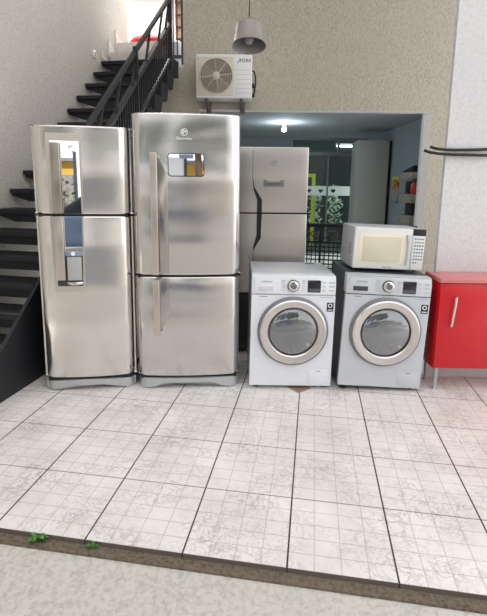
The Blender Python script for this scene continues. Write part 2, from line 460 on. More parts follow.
# short landing railing
lr = thing('landing_railing', 'short dark grey railing panel at the landing edge beside the outdoor unit wall', 'railing', (-0.91, 6.40, 3.05))
GREYMETAL = plain('slate_painted_metal', (70, 76, 90), 0.4)
for x in (-0.10, 0.075):
    m = MB(); m.box(x - 0.018, x + 0.018, -0.018, 0.018, 0, 1.0); m.build('post', GREYMETAL, lr, False)
for z in (0.09, 0.97):
    m = MB(); m.box(-0.082, 0.057, -0.015, 0.015, z, z + 0.04); m.build('rail', GREYMETAL, lr, False)
for x in (-0.045, 0.005):
    m = MB(); m.box(x - 0.008, x + 0.008, -0.008, 0.008, 0.13, 0.97); m.build('baluster', GREYMETAL, lr, False)
# red cloth and white sack upstairs
m = MB(); m.blob((0, 0, 0.13), 1, 3, 0.03, (0.30, 0.20, 0.13)); RC = plain('red_cloth', (206, 28, 40), 0.7)
cl = m.build('cushion', RC, None, True, (-1.42, 7.12, 3.382)); tag(cl, 'red cushion lying at the top of the white marble steps', 'cushion')
m = MB(); m.box(-2.9, -1.12, 6.84, 8.2, 3.052, 3.38, 0.01); struct(m.build('upper_landing', MARBLE, None, False))
m = MB(); m.lathe([(0.0, 0), (0.09, 0), (0.10, 0.1), (0.10, 0.25), (0.085, 0.34), (0.05, 0.37), (0, 0.37)], (0, 0, 0), 'z', 20)
sk = m.build('sack', plain('white_sack', (230, 232, 238), 0.7), None, True, (-0.955, 6.62, 3.05))
tag(sk, 'white bag standing on the landing behind the short railing', 'bag')
m = MB(); m.lathe([(0.0, 0), (0.05, 0), (0.06, 0.05), (0.055, 0.14), (0.0, 0.15)], (0, 0, 0), 'z', 16)

# ------------------------------------------------------------------ refrigerators
def front_profile(w, d, r, bulge, back=None):
    pts = []; hw = w / 2
    for i in range(9):
        a = PI / 2 * i / 8; x = -hw + r * (1 - math.sin(a)) if False else -(hw - r) - r * math.cos(a)
        y = r * (1 - math.sin(a)); pts.append((x, y + bulge * (abs(x) / hw) ** 2))
    for i in range(1, 12):
        x = -(hw - r) + 2 * (hw - r) * i / 12; pts.append((x, bulge * (abs(x) / hw) ** 2))
    for i in range(9):
        a = PI / 2 * (1 - i / 8); x = (hw - r) + r * math.cos(a)
        y = r * (1 - math.sin(a)); pts.append((x, y + bulge * (abs(x) / hw) ** 2))
    pts += [(hw, d), (-hw, d)]
    return pts
def front_y(x, w, bulge): return bulge * (abs(x) / (w / 2)) ** 2

def emblem(name, parent, x, y, z, r, m):
    b = MB()
    b.lathe([(r, 0), (r, 0.0012), (r * 0.82, 0.0012), (r * 0.82, 0)], (x, y, z), 'y', 24, True)
    b.prism([(x - r * 0.6, z - r * 0.45), (x - r * 0.1, z - r * 0.45), (x - r * 0.1, z + r * 0.1), (x - r * 0.6, z + r * 0.1)], y - 0.0012, y, 'y')
    b.prism([(x + r * 0.1, z - r * 0.1), (x + r * 0.6, z - r * 0.1), (x + r * 0.6, z + r * 0.45), (x + r * 0.1, z + r * 0.45)], y - 0.0012, y, 'y')
    b.prism([(x - r * 0.6, z + r * 0.25), (x, z + r * 0.25), (x, z + r * 0.6), (x - r * 0.45, z + r * 0.6)], y - 0.0012, y, 'y')
    return b.build(name, m, parent, False)

# --- middle: the tallest, bottom-freezer refrigerator
W1 = 0.74
f = thing('refrigerator', 'tallest stainless refrigerator with a long vertical bar handle and a mirrored panel', 'refrigerator', (-0.392, 3.125, 0), math.radians(4.1), 'stainless refrigerators')
m = MB(); m.box(-0.345, 0.345, 0.085, 0.64, 0.03, 1.94, 0.01); m.build('cabinet', DSIDE, f)
def door(zz0, zz1, w, d, r, bulge, mat_, parent):
    m = MB(); m.prism(front_profile(w, d, r, bulge), zz0, zz1, 'z', 0.012, 3); return m.build('door', mat_, parent)
du = door(0.858, 1.962, W1, 0.08, 0.06, 0.028, ST_MID, f)
dl = door(0.098, 0.846, W1, 0.08, 0.06, 0.028, ST_MID, f)
# silver base with raised middle
m = MB()
n = 40; prof = front_profile(W1 - 0.01, 0.08, 0.06, 0.028)
lo = []; hi = []
for x, y in prof:
    t = abs(x) / (W1 / 2)
    zb = 0.048 if t < 0.5 else 0.048 + (0.006 - 0.048) * min(1, (t - 0.5) / 0.22)
    lo.append(m.bm.verts.new((x, y, zb))); hi.append(m.bm.verts.new((x, y, 0.082)))
fs = [m.bm.faces.new(lo[::-1]), m.bm.faces.new(hi)]
for i in range(len(prof)): fs.append(m.bm.faces.new((lo[i], lo[(i + 1) % len(prof)], hi[(i + 1) % len(prof)], hi[i])))
bmesh.ops.recalc_face_normals(m.bm, faces=fs); m.build('base_plinth', SILVER, f)
for sx in (-0.3, 0.3):
    for sy in (0.06, 0.56):
        m = MB(); m.lathe([(0.018, 0), (0.018, 0.03), (0.012, 0.04)], (sx, sy, 0), 'z', 14); m.build('foot', BLACK, f)
m = MB(); m.box(-0.355, 0.355, 0.03, 0.08, 0.08, 0.1); m.build('gasket', BLACK, f)
m = MB(); m.box(-0.355, 0.355, 0.03, 0.08, 0.84, 0.864); m.build('gasket', BLACK, f)
# handles, one per door, darker plate beside each paints the shade of its recess
hx = -0.214
m = MB(); m.prism([(hx - 0.02, 1.69), (hx + 0.03, 1.67), (hx + 0.085, 1.56), (hx + 0.085, 0.87), (hx - 0.02, 0.87)], -0.004, 0.02, 'y', 0.004); m.build('handle_scoop_shade', SCOOP_SHADE, du)
m = MB(); m.prism([(-0.045, 1.70), (-0.02, 0.87), (0.02, 0.87), (0.02, 0.87), (0.012, 1.70)][:3] + [(0.02, 0.87), (0.012, 1.70)], -0.05, -0.03, 'y') if False else m.box(hx - 0.026, hx + 0.02, -0.05, -0.028, 0.87, 1.70, 0.006)
m.box(hx - 0.018, hx + 0.012, -0.03, 0.008, 1.655, 1.69, 0.003); m.box(hx - 0.018, hx + 0.012, -0.03, 0.008, 0.88, 0.92, 0.003)
m.build('handle', BAR, du)
m = MB(); m.prism([(hx - 0.02, 0.835), (hx + 0.085, 0.835), (hx + 0.085, 0.58), (hx + 0.03, 0.47), (hx - 0.02, 0.44)], -0.004, 0.02, 'y', 0.004); m.build('handle_scoop_shade', SCOOP_SHADE, dl)
m = MB(); m.box(hx - 0.026, hx + 0.02, -0.05, -0.028, 0.425, 0.836, 0.006)
m.box(hx - 0.018, hx + 0.012, -0.03, 0.008, 0.79, 0.83, 0.003); m.box(hx - 0.018, hx + 0.012, -0.03, 0.008, 0.435, 0.475, 0.003)
m.build('handle', BAR, dl)
# mirrored control panel and badge
m = MB(); m.prism(rrect(-0.125, 0.122, 1.545, 1.70, 0.022), -0.006, 0.012, 'y', 0.002); dp = m.build('control_panel', BLACK, du)
m = MB(); m.prism(rrect(-0.119, 0.116, 1.551, 1.694, 0.018), -0.0075, -0.005, 'y'); dm = m.build('mirror_plate', MIRROR, dp)
m = MB(); m.prism([(-0.045, 1.665), (0.045, 1.665), (0.05, 1.692), (-0.05, 1.692)], -0.0085, -0.007, 'y'); m.build('display_window', plain('lilac_grey_display', (120, 122, 150), 0.2), dp, False)
emblem('emblem', du, -0.012, -0.001, 1.838, 0.024, WHITEPRINT)
text('brand_lettering', 'Electrolux', 0.026, WHITEPRINT, du, (-0.012, -0.001, 1.797), 0.001)

# --- left: dispenser refrigerator
W2 = 0.646
f = thing('refrigerator', 'stainless refrigerator with a tall mirrored strip and water dispenser, beside the stairs', 'refrigerator', (-1.106, 3.085, 0), math.radians(8.5), 'stainless refrigerators', 0.006)
m = MB(); m.box(-0.288, 0.288, 0.075, 0.60, 0.03, 1.85, 0.01); m.build('cabinet', DSIDE, f)
def door2(z0, z1, r=0.075, bulge=0.03):
    m = MB(); m.prism(front_profile(W2, 0.07, r, bulge), z0, z1, 'z', 0.012, 3); return m.build('door', ST_LEFT, f)
du = door2(1.284, 1.870); dl = door2(0.098, 1.272)
m = MB(); m.box(-0.295, 0.295, 0.03, 0.07, 1.266, 1.29); m.build('gasket', BLACK, f)
m = MB(); m.box(-0.295, 0.295, 0.03, 0.07, 0.075, 0.105); m.build('gasket', BLACK, f)
m = MB(); prof = front_profile(W2 - 0.01, 0.07, 0.075, 0.03); lo = []; hi = []
for x, y in prof:
    t = abs(x) / (W2 / 2); zb = 0.04 + (0.006 - 0.04) * min(1, max(0, (t - 0.3) / 0.5))
    zb2 = 0.085 + (0.072 - 0.085) * min(1, t)
    lo.append(m.bm.verts.new((x, y, zb))); hi.append(m.bm.verts.new((x, y, zb2)))
fs = [m.bm.faces.new(lo[::-1]), m.bm.faces.new(hi)]
for i in range(len(prof)): fs.append(m.bm.faces.new((lo[i], lo[(i + 1) % len(prof)], hi[(i + 1) % len(prof)], hi[i])))
bmesh.ops.recalc_face_normals(m.bm, faces=fs); m.build('base_plinth', SILVER, f)
for sx in (-0.24, 0.24):
    for sy in (0.05, 0.52):
        m = MB(); m.lathe([(0.018, 0), (0.018, 0.03), (0.012, 0.04)], (sx, sy, 0), 'z', 14); m.build('foot', BLACK, f)
# recess bezel (ring), mirror strip, bar and dispenser
def ring_xz(m, outer, inner, y0, y1):
    n = len(outer)
    A = [[m.bm.verts.new((p[0], yy, p[1])) for p in L] for L in (outer, inner) for yy in (y0, y1)]
    of, ob, nf, nb = A
    fs = []
    for i in range(n):
        j = (i + 1) % n
        fs += [m.bm.faces.new((of[i], of[j], nf[j], nf[i])), m.bm.faces.new((ob[i], nb[i], nb[j], ob[j])),
               m.bm.faces.new((of[i], ob[i], ob[j], of[j])), m.bm.faces.new((nf[i], nf[j], nb[j], nb[i]))]
    bmesh.ops.recalc_face_normals(m.bm, faces=fs)
def arch(x0, x1, z0, z1, r): return rrect(x0, x1, z0, z1, r, 4)
m = MB()
ring_xz(m, [(-0.215, 1.287), (-0.215, 1.818), (0.012, 1.818), (0.002, 1.287)], [(-0.192, 1.287), (-0.192, 1.768), (-0.006, 1.768), (-0.006, 1.287)], -0.008, 0.02)
m.build('recess_bezel', BEZEL, du)
m = MB(); m.prism([(-0.192, 1.287), (-0.192, 1.768), (-0.006, 1.768), (-0.006, 1.287)], -0.003, 0.012, 'y'); m.build('mirror_strip', MIRROR, du, False)
m = MB(); m.box(-0.186, -0.128, -0.034, -0.014, 1.288, 1.755, 0.005); m.box(-0.176, -0.138, -0.016, 0.006, 1.71, 1.745); m.box(-0.176, -0.138, -0.016, 0.006, 1.295, 1.33); m.build('handle', plain('handle_champagne', (176, 168, 156), 0.3, 0.85), du)
m = MB()
ring_xz(m, [(-0.215, 1.270), (0.002, 1.270), (-0.004, 0.745), (-0.205, 0.745)], [(-0.192, 1.270), (-0.006, 1.270), (-0.016, 0.785), (-0.186, 0.785)], -0.008, 0.02)
m.build('recess_bezel', BEZEL, dl)
m = MB(); m.prism([(-0.192, 1.270), (-0.006, 1.270), (-0.012, 1.005), (-0.188, 1.005)], -0.003, 0.012, 'y'); m.build('mirror_strip', MIRROR, dl, False)
m = MB(); m.box(-0.186, -0.128, -0.034, -0.014, 0.83, 1.268, 0.005); m.box(-0.176, -0.138, -0.016, 0.006, 1.215, 1.25); m.box(-0.176, -0.138, -0.016, 0.006, 0.85, 0.88); m.build('handle', BAR, dl)
m = MB(); m.box(-0.19, -0.01, -0.007, 0.012, 0.995, 1.03, 0.002); dh_ = m.build('dispenser_head', plain('dispenser_trim_blue_grey', (150, 166, 182), 0.25, 0.4), dl)
m = MB(); m.lathe([(0.014, 0), (0.014, 0.006), (0.0, 0.008)], (-0.075, -0.007, 1.012), 'y', 18); m.build('button', WHITEP, dh_)
m = MB(); m.box(-0.192, -0.01, -0.003, 0.012, 0.783, 0.995); m.build('dispenser_back', plain('dark_recess', (60, 60, 64), 0.4), dl, False)
m = MB(); m.box(-0.118, -0.022, -0.009, 0.006, 0.825, 0.99, 0.003); m.build('dispenser_paddle', SILVER, dl)
m = MB(); m.prism([(-0.125 + 0.11 * i / 10, -0.003 - 0.03 * math.sin(PI * i / 10)) for i in range(11)], 0.795, 0.815, 'z', 0.003); m.build('drip_tray', CHROME, dl)
emblem('emblem', du, -0.06, -0.003, 1.728, 0.016, GREYPRINT)
m = MB(); m.box(-0.082, -0.038, -0.004, 0.002, 1.700, 1.705); m.build('badge_lettering', GREYPRINT, du, False)

# --- back: refrigerator with the black scooped handle
W3 = 0.61
f = thing('refrigerator', 'stainless refrigerator with a black angled handle groove, standing behind the front loading machine', 'refrigerator', (0.236, 3.854, 0), 0, 'stainless refrigerators')
m = MB(); m.box(-0.29, 0.29, 0.075, 0.64, 0.03, 1.775, 0.008); m.build('cabinet', DSIDE, f)
m = MB(); m.box(-0.30, 0.30, 0.02, 0.64, 1.79, 1.812, 0.004); m.build('top_cover', DSIDE, f)
def door3(z0, z1):
    m = MB(); m.prism(front_profile(W3, 0.07, 0.012, 0.004), z0, z1, 'z', 0.005, 2); return m.build('door', ST_BACK, f)
du = door3(1.262, 1.805); dl = door3(0.56, 1.25); dk = MB(); dk.box(-0.297, 0.297, 0.03, 0.075, 1.245, 1.268); dk.build('gasket', BLACK, f)
m = MB(); m.box(-0.295, 0.295, 0.012, 0.07, 0.05, 0.553, 0.004); m.build('lower_door_shade', DSIDE, f)  # dark front paints the shade and reflection on the lower door
for sx in (-0.26, 0.26):
    for sy in (0.04, 0.58):
        m = MB(); m.lathe([(0.018, 0), (0.018, 0.04), (0.012, 0.05)], (sx, sy, 0), 'z', 12); m.build('foot', BLACK, f)
cx = -0.236
m = MB(); m.prism([(0.074 + cx, 1.54), (0.083 + cx, 1.452), (0.113 + cx, 1.37), (0.113 + cx, 1.263), (0.155 + cx, 1.263), (0.155 + cx, 1.37), (0.092 + cx, 1.47), (0.078 + cx, 1.54)], -0.004, 0.012, 'y'); m.build('handle_groove', BLACK, du, False)
m = MB(); m.prism([(0.113 + cx, 1.249), (0.113 + cx, 1.07), (0.083 + cx, 0.955), (0.088 + cx, 0.94), (0.150 + cx, 1.045), (0.155 + cx, 1.249)], -0.004, 0.012, 'y'); m.build('handle_groove', BLACK, dl, False)
m = MB(); m.box(0.072 + cx, 0.076 + cx, -0.001, 0.008, 1.53, 1.78); m.build('seam', DSIDE, du, False)
m = MB(); m.box(0.084 + cx, 0.088 + cx, -0.001, 0.008, 0.57, 0.96); m.build('seam', DSIDE, dl, False)
m = MB(); m.prism([(0.166 + cx, 1.537), (0.196 + cx, 1.537), (0.206 + cx, 1.523), (0.30 + cx, 1.523), (0.31 + cx, 1.537), (0.34 + cx, 1.537), (0.34 + cx, 1.487), (0.334 + cx, 1.48), (0.172 + cx, 1.48), (0.166 + cx, 1.487)], -0.006, 0.008, 'y', 0.002); pl = m.build('control_panel', plain('dull_silver_panel', (128, 130, 134), 0.35, 0.5), du)
m = MB(); m.box(0.19 + cx, 0.316 + cx, -0.0075, -0.005, 1.494, 1.512); m.build('display_window', plain('grey_display', (96, 98, 104), 0.2), pl, False)
emblem('emblem', du, 0.252 + cx, 0.0, 1.676, 0.028, plain('teal_grey_emblem', (150, 158, 152), 0.3, 0.4))

# ------------------------------------------------------------------ washing machines
def holed(m, x0, x1, z0, z1, rad, cc, hole, y0, y1):
    inner = [(cc[0] + hole * math.cos(2 * PI * i / 72), cc[1] + hole * math.sin(2 * PI * i / 72)) for i in range(72)]
    outer = []
    for i in range(72):
        c_, s_ = math.cos(2 * PI * i / 72), math.sin(2 * PI * i / 72)
        t = min(((x1 if c_ > 0 else x0) - cc[0]) / c_ if abs(c_) > 1e-6 else 9, ((z1 if s_ > 0 else z0) - cc[1]) / s_ if abs(s_) > 1e-6 else 9)
        outer.append([cc[0] + t * c_, cc[1] + t * s_])
    for X in (x0, x1):
        for Z in (z0, z1):
            k = min(range(72), key=lambda q: (outer[q][0] - X) ** 2 + (outer[q][1] - Z) ** 2); outer[k] = [X, Z]
    ring_xz(m, outer, inner, y0, y1)
def washer(label, loc, rz, front, body, drawer_grip, ry=0, dial_m=CHROME, ext=0):
    r = thing('washing_machine', label, 'washing machine', loc, rz, 'front loading washing machines', ry)
    m = MB(); holed(m, -0.30, 0.30, 0.022, 0.85, 0, (0.004, 0.447), 0.19, 0.02, 0.40); m.box(-0.30, 0.30, 0.40, 0.56, 0.022, 0.85); m.build('cabinet', body, r, False)
    # front panel with the round opening is a slightly bowed plate
    m = MB(); holed(m, -0.302, 0.302, 0.025, 0.715, 0, (0.004, 0.447), 0.19, 0.0, 0.035); m.build('front_panel', front, r, False)
    m = MB(); m.prism([(0.0, 0.722), (0.0, 0.80), (0.012, 0.842), (0.03, 0.856), (0.09, 0.858), (0.09, 0.722)], -0.302, 0.302, 'x', 0.004); cp = m.build('control_panel', front, r)
    m = MB(); m.box(-0.30, 0.30, 0.09, 0.565, 0.848, 0.860, 0.004); m.build('top_cover', body if body is not WHITE else plain('top_grey_white', (196, 198, 204), 0.35), r)
    m = MB(); m.prism(rrect(-0.285, -0.10, 0.728, 0.838, 0.012), -0.004, 0.005, 'y', 0.002); dr = m.build('detergent_drawer', front, r)
    m = MB(); m.prism(rrect(-0.255, -0.150, 0.745, 0.778, 0.006), -0.0065, -0.003, 'y', 0.001); gp = m.build('drawer_grip', drawer_grip, dr)
    text('brand_lettering', 'SAMSUNG', 0.017, GREYPRINT, dr, (-0.195, -0.0045, 0.812), 0.0005)
    # dial
    m = MB(); m.lathe([(0.040, 0), (0.040, 0.008), (0.036, 0.022), (0.030, 0.026), (0.0, 0.027)], (-0.005, 0, 0.785), 'y', 32); dl = m.build('dial', dial_m, r)
    m = MB(); m.lathe([(0.043, 0), (0.043, 0.006), (0.036, 0.006), (0.036, 0.0)], (-0.005, 0, 0.785), 'y', 32, True); m.build('dial_ring', BLACK, dl)
    m = MB(); m.lathe([(0.022, 0.026), (0.020, 0.0285), (0, 0.029)], (-0.005, 0, 0.785), 'y', 24); m.build('dial_cap', GREYPRINT, dl)
    m = MB(); m.prism(rrect(0.098, 0.192, 0.738, 0.826, 0.005), -0.003, 0.004, 'y', 0.001); dsp = m.build('display', DARKGLASS, r)
    m = MB(); m.box(0.103, 0.187, -0.0038, -0.002, 0.744, 0.766); m.build('display_strip', plain('display_strip_grey', (84, 88, 94), 0.3), dsp, False)
    for cx_ in (0.215, 0.262, 0.283):
        for i in range(3):
            m = MB(); m.box(cx_ - 0.009, cx_ + 0.009, -0.0018, 0.004, 0.748 + i * 0.029, 0.758 + i * 0.029, 0.001); m.build('button', plain('button_grey', (190, 194, 200), 0.4), r)
    for i in range(5):
        for sx in (-1, 1):
            m = MB(); m.box(-0.005 + sx * 0.072 - 0.012, -0.005 + sx * 0.072 + 0.012, -0.0012, 0.003, 0.75 + i * 0.017, 0.754 + i * 0.017); m.build('program_mark', plain('program_mark_grey', (168, 172, 180), 0.5), r, False)
    m = MB(); m.box(0.19, 0.285, -0.0012, 0.003, 0.700, 0.704); m.build('slogan_mark', plain('pale_blue_print', (140, 178, 214), 0.5), r, False)
    m = MB(); m.box(-0.245, -0.19, -0.0012, 0.003, 0.700, 0.704); m.build('model_mark', GREYPRINT, r, False)
    # porthole door
    dc = (0.004, 0.0, 0.447)
    m = MB(); m.lathe([(0.258, -0.004), (0.258, 0.012), (0.243, 0.020), (0.241, 0.0)], dc, 'y', 64, True); dd = m.build('door', plain('door_rim_grey', (118, 122, 128), 0.3, 0.3), r)
    m = MB(); m.lathe([(0.245, 0.016), (0.240, 0.036), (0.230, 0.042), (0.188, 0.036), (0.178, 0.026), (0.178, 0.010), (0.245, 0.010)], dc, 'y', 72, True); m.build('door_ring', RINGM, dd)
    m = MB(); m.lathe([(0.182, 0.012), (0.182, 0.026), (0.174, 0.030), (0.170, 0.012)], dc, 'y', 64, True); m.build('door_seal', BLACK, dd)
    m = MB(); m.lathe([(0.178, 0.020), (0.165, 0.030), (0.14, 0.041), (0.10, 0.052), (0.05, 0.058), (0.0, 0.060)], dc, 'y', 48); m.build('door_glass', glass_mat('porthole_glass', (0.86, 0.89, 0.92, 1), 0.20) if 'porthole_glass' not in MATS else MATS['porthole_glass'], dd)
    # drum and rubber bellows seen through the glass bowl
    m = MB(); m.lathe([(0.186, 0.005), (0.186, -0.06), (0.176, -0.09), (0.178, -0.30), (0.10, -0.32), (0.0, -0.32)], dc, 'y', 48); m.build('drum_well', plain('drum_grey', (96, 104, 114), 0.3, 0.5), dd)
    m = MB(); m.lathe([(0.183, -0.035), (0.165, -0.05), (0.150, -0.075), (0.148, -0.10), (0.183, -0.10)], (dc[0], 0.0, dc[2]), 'y', 48, True); m.build('drum_lip', plain('bellows_rubber', (158, 164, 172), 0.35, 0.0), dd)
    m = MB()
    for i in range(26):
        a = PI * (-0.35) + PI * 0.95 * i / 25
        m.bar((dc[0] + 0.150 * math.cos(a), 0.068, dc[2] + 0.150 * math.sin(a)), (dc[0] + 0.170 * math.cos(a), 0.042, dc[2] + 0.170 * math.sin(a)), 0.005, 0.006)
    m.build('bellows_ribs', plain('bellows_dark', (58, 62, 68), 0.35), dd, False)
    m = MB(); m.lathe([(0.016, 0.004), (0.014, 0.014), (0, 0.016)], (dc[0] + 0.112, 0, dc[2] - 0.098), 'y', 16); m.build('spray_nozzle', CHROME, dd)
    # sticker, filter flap, feet
    m = MB(); m.prism([(0.243, 0.598), (0.292, 0.598), (0.292, 0.664), (0.243, 0.664)], -0.0015, 0.003, 'y'); sk_ = m.build('energy_sticker', BLACK, r, False)
    m = MB(); m.lathe([(0.016, 0), (0.016, 0.001), (0.010, 0.001), (0.010, 0)], (0.267, -0.0015, 0.642), 'y', 20, True); m.box(0.25, 0.285, -0.0028, -0.001, 0.607, 0.613); m.build('sticker_mark', WHITEPRINT, sk_, False)
    m = MB(); m.prism(rrect(0.128, 0.282, 0.045, 0.148, 0.006), -0.0025, 0.004, 'y', 0.0015); fl = m.build('filter_flap', front, r)
    m = MB(); m.box(0.19, 0.222, -0.0032, -0.001, 0.138, 0.143); m.build('flap_notch', GREYPRINT, fl, False)
    for sx in (-0.25, 0.25):
        for sy in (0.06, 0.5):
            m = MB(); m.lathe([(0.02, -ext if sx < 0 else 0), (0.02, 0.012), (0.012, 0.016), (0.012, 0.03)], (sx, sy, 0), 'z', 14); m.build('foot', BLACK, r)
    return r
w1 = washer('white front loading washing machine with a bare top, in front of the rear refrigerator', (0.358, 3.140, 0.0035), math.radians(1.5), WHITE, WHITE, plain('grip_white_grey', (206, 210, 216), 0.3), 0.012, CHROME, 0.006)
m = MB(); m.prism([(0.155, 0.475), (0.235, 0.475), (0.235, 0.53), (0.155, 0.53)], 0.8602, 0.8608, 'z'); m.build('top_sticker', plain('blue_sticker', (30, 84, 150), 0.4), w1, False)
w2 = washer('silver fronted washing machine with dark sides, carrying the microwave oven', (1.010, 3.118, 0.0115), math.radians(-0.6), SILVERFRONT, GRAPH, GRAPH, 0.038, CHROME, 0.020)

# ------------------------------------------------------------------ microwave oven
mw = thing('microwave_oven', 'white microwave oven standing on the silver fronted washing machine', 'microwave', (1.060, 3.268, 0.881), math.radians(2.5), None, 0.038)
hw = 0.262
m = MB(); m.box(-hw, hw, 0.02, 0.34, 0.012, 0.315, 0.008); m.build('case', MWSIDE, mw)
m = MB(); m.box(-hw, 0.165, -0.012, 0.02, 0.012, 0.315, 0.010, 3); md = m.build('door', MWWHITE, mw)
m = MB(); m.prism(rrect(-0.228, 0.118, 0.052, 0.268, 0.008), -0.0145, -0.010, 'y', 0.0015); m.build('door_frame', CREAM, md)
n = NT('cream_window_mesh'); vv = n.coords(); ck = n.noise(vv, 160, 1)
n.col(n.ramp(ck, [(0.3, srgb(202, 195, 174)), (0.7, srgb(210, 203, 182))])); n.rough(0.14); MWWIN = n.m
m = MB(); m.prism(rrect(-0.198, 0.085, 0.066, 0.250, 0.006), -0.0165, -0.013, 'y', 0.001); m.build('window', MWWIN, md)
m = MB(); m.prism([(0.128, 0.05), (0.152, 0.06), (0.158, 0.26), (0.150, 0.272), (0.120, 0.272), (0.132, 0.2), (0.134, 0.12)], -0.03, -0.010, 'y', 0.003); m.build('handle', plain('handle_pale_grey', (204, 206, 212), 0.35), md)
text('brand_lettering', 'Electrolux', 0.016, GREYPRINT, md, (-0.005, -0.0125, 0.030), 0.0005)
m = MB(); m.box(0.167, hw, -0.012, 0.02, 0.012, 0.315, 0.008, 3); mp = m.build('control_panel', MWWHITE, mw)
m = MB(); m.box(0.168, hw - 0.001, -0.0135, 0.01, 0.268, 0.316, 0.003); m.build('display', BLACK, mp)
for i in range(8):
    for j in range(4):
        if i == 7 and j > 1: continue
        col_ = [BLUEPRINT, GREYPRINT, plain('button_slate', (70, 84, 120), 0.4), GREENPRINT][(i * 3 + (j if i in (3, 0) else 0)) % 4]
        m = MB(); m.box(0.182 + j * 0.019, 0.194 + j * 0.019, -0.0135, -0.008, 0.240 - i * 0.025, 0.250 - i * 0.025, 0.001); m.build('button', col_, mp)
m = MB()
for i in range(5): m.box(-hw - 0.0012, -hw + 0.004, 0.06, 0.12, 0.11 + i * 0.018, 0.117 + i * 0.018)
m.build('side_vent', GREYPRINT, mw, False)
for sx in (-0.22, 0.22):
    for sy in (0.04, 0.30):
        m = MB(); m.lathe([(0.014, -0.004), (0.016, 0.014)], (sx, sy, 0), 'z', 12); m.build('foot', BLACK, mw)

# ------------------------------------------------------------------ red cabinet
rc = thing('cabinet', 'glossy red base cabinet on legs beside the silver fronted washing machine', 'cabinet', (1.402, 3.12, 0))
m = MB(); m.box(0, 0.80, 0.02, 0.265, 0.18, 0.825, 0.004); m.build('carcass', RED, rc)
m = MB(); m.box(-0.004, 0.81, -0.012, 0.268, 0.826, 0.858, 0.004); m.build('countertop', PINK, rc)
for i, x0 in enumerate((0.003, 0.402)):
    m = MB(); m.box(x0, x0 + 0.394, 0.0, 0.02, 0.184, 0.820, 0.004); dr = m.build('door', RED, rc)
    hx_ = x0 + 0.10 if i == 0 else x0 + 0.29
    m = MB(); m.tube([(hx_ + 0.012, 0.004, 0.73), (hx_ + 0.010, -0.025, 0.725), (hx_ + 0.006, -0.03, 0.70), (hx_ - 0.006, -0.03, 0.54), (hx_ - 0.008, -0.025, 0.515), (hx_ - 0.009, 0.004, 0.51)], 0.008, 10); m.build('handle', CHROME, dr)
for x in (0.045, 0.75):
    for y in (0.05, 0.22):
        m = MB(); m.lathe([(0.018, 0), (0.018, 0.01), (0.014, 0.015), (0.018, 0.185)], (x, y, 0), 'z', 14); m.build('leg', plain('leg_silver', (188, 188, 190), 0.3, 0.6), rc)
# cables by the white wall
for i, (pts, lab) in enumerate((
    ([(1.353, 3.38, 1.782), (1.40, 3.375, 1.768), (1.45, 3.37, 1.762), (1.53, 3.37, 1.760), (1.70, 3.38, 1.765), (1.85, 3.40, 1.775)], 'black cable stub sticking out over the plaster pillar, upper of two'),
    ([(1.311, 3.38, 1.757), (1.35, 3.37, 1.742), (1.42, 3.37, 1.733), (1.53, 3.37, 1.727), (1.72, 3.37, 1.725), (1.88, 3.40, 1.73)], 'longer black cable stub below its twin, reaching further left over the pillar'))):
    m = MB(); m.tube(pts, 0.0105, 12); o = m.build('cable', BLACK, None); tag(o, lab, 'cable', 'black cables on the white wall')

# ------------------------------------------------------------------ air conditioner outdoor unit
ac = thing('air_conditioner_unit', 'white outdoor air conditioner unit with a round fan grille on the plaster wall', 'air conditioner', (-0.268, 6.02, 2.575), math.radians(-1.0))
ACW = 0.355
m = MB(); m.box(-ACW, ACW, 0, 0.28, 0, 0.525, 0.012, 3); m.build('casing', WHITEP, ac)
m = MB(); m.prism(rrect(-0.335, 0.125, 0.025, 0.495, 0.01), -0.004, 0.006, 'y', 0.002); fp = m.build('fan_panel', plain('yellowed_white', (222, 214, 198), 0.45), ac)
fc = (-0.095, -0.004, 0.268)
m = MB(); m.lathe([(0.215, 0.0), (0.212, 0.006), (0.205, 0.006), (0.203, 0.0)], fc, 'y', 56, True); m.build('fan_ring', plain('ring_beige', (196, 188, 174), 0.45), fp)
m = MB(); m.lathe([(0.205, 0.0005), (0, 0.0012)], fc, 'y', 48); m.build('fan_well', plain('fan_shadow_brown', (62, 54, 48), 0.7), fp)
m = MB()
for i in range(3):
    a = i * 2 * PI / 3 + 0.5
    m.prism([(fc[0] + r_ * math.cos(a + t), fc[2] + r_ * math.sin(a + t)) for r_, t in ((0.05, 0), (0.19, 0.1), (0.195, 0.55), (0.19, 0.85), (0.06, 0.8))], -0.0075, -0.0055, 'y')
m.build('fan_blades', plain('fan_blade_grey', (112, 102, 94), 0.5), fp, False)
m = MB()
WIRE = plain('grille_wire_cream', (226, 216, 198), 0.4)
for r_ in [0.055 + 0.021 * i for i in range(8)]:
    m.tube([(fc[0] + r_ * math.cos(2 * PI * i / 40), -0.02, fc[2] + r_ * math.sin(2 * PI * i / 40)) for i in range(41)], 0.0042, 6)
for i in range(8):
    a = i * PI / 4 + 0.1
    m.tube([(fc[0] + 0.03 * math.cos(a), -0.021, fc[2] + 0.03 * math.sin(a)), (fc[0] + 0.18 * math.cos(a), -0.021, fc[2] + 0.18 * math.sin(a)), (fc[0] + 0.208 * math.cos(a), -0.006, fc[2] + 0.208 * math.sin(a))], 0.005, 6)
m.build('fan_grille', WIRE, fp)
m = MB(); m.lathe([(0.045, 0.014), (0.045, 0.022), (0.03, 0.027), (0, 0.028)], fc, 'y', 28); m.build('fan_hub', plain('hub_white', (216, 212, 204), 0.4), fp)
m = MB(); m.prism(rrect(0.135, 0.345, 0.025, 0.505, 0.006), -0.003, 0.006, 'y', 0.0015); sp_ = m.build('service_panel', WHITEP, ac)
m = MB()
for i in range(6): m.box(0.145, 0.335, -0.0042, -0.002, 0.06 + i * 0.055, 0.064 + i * 0.055)
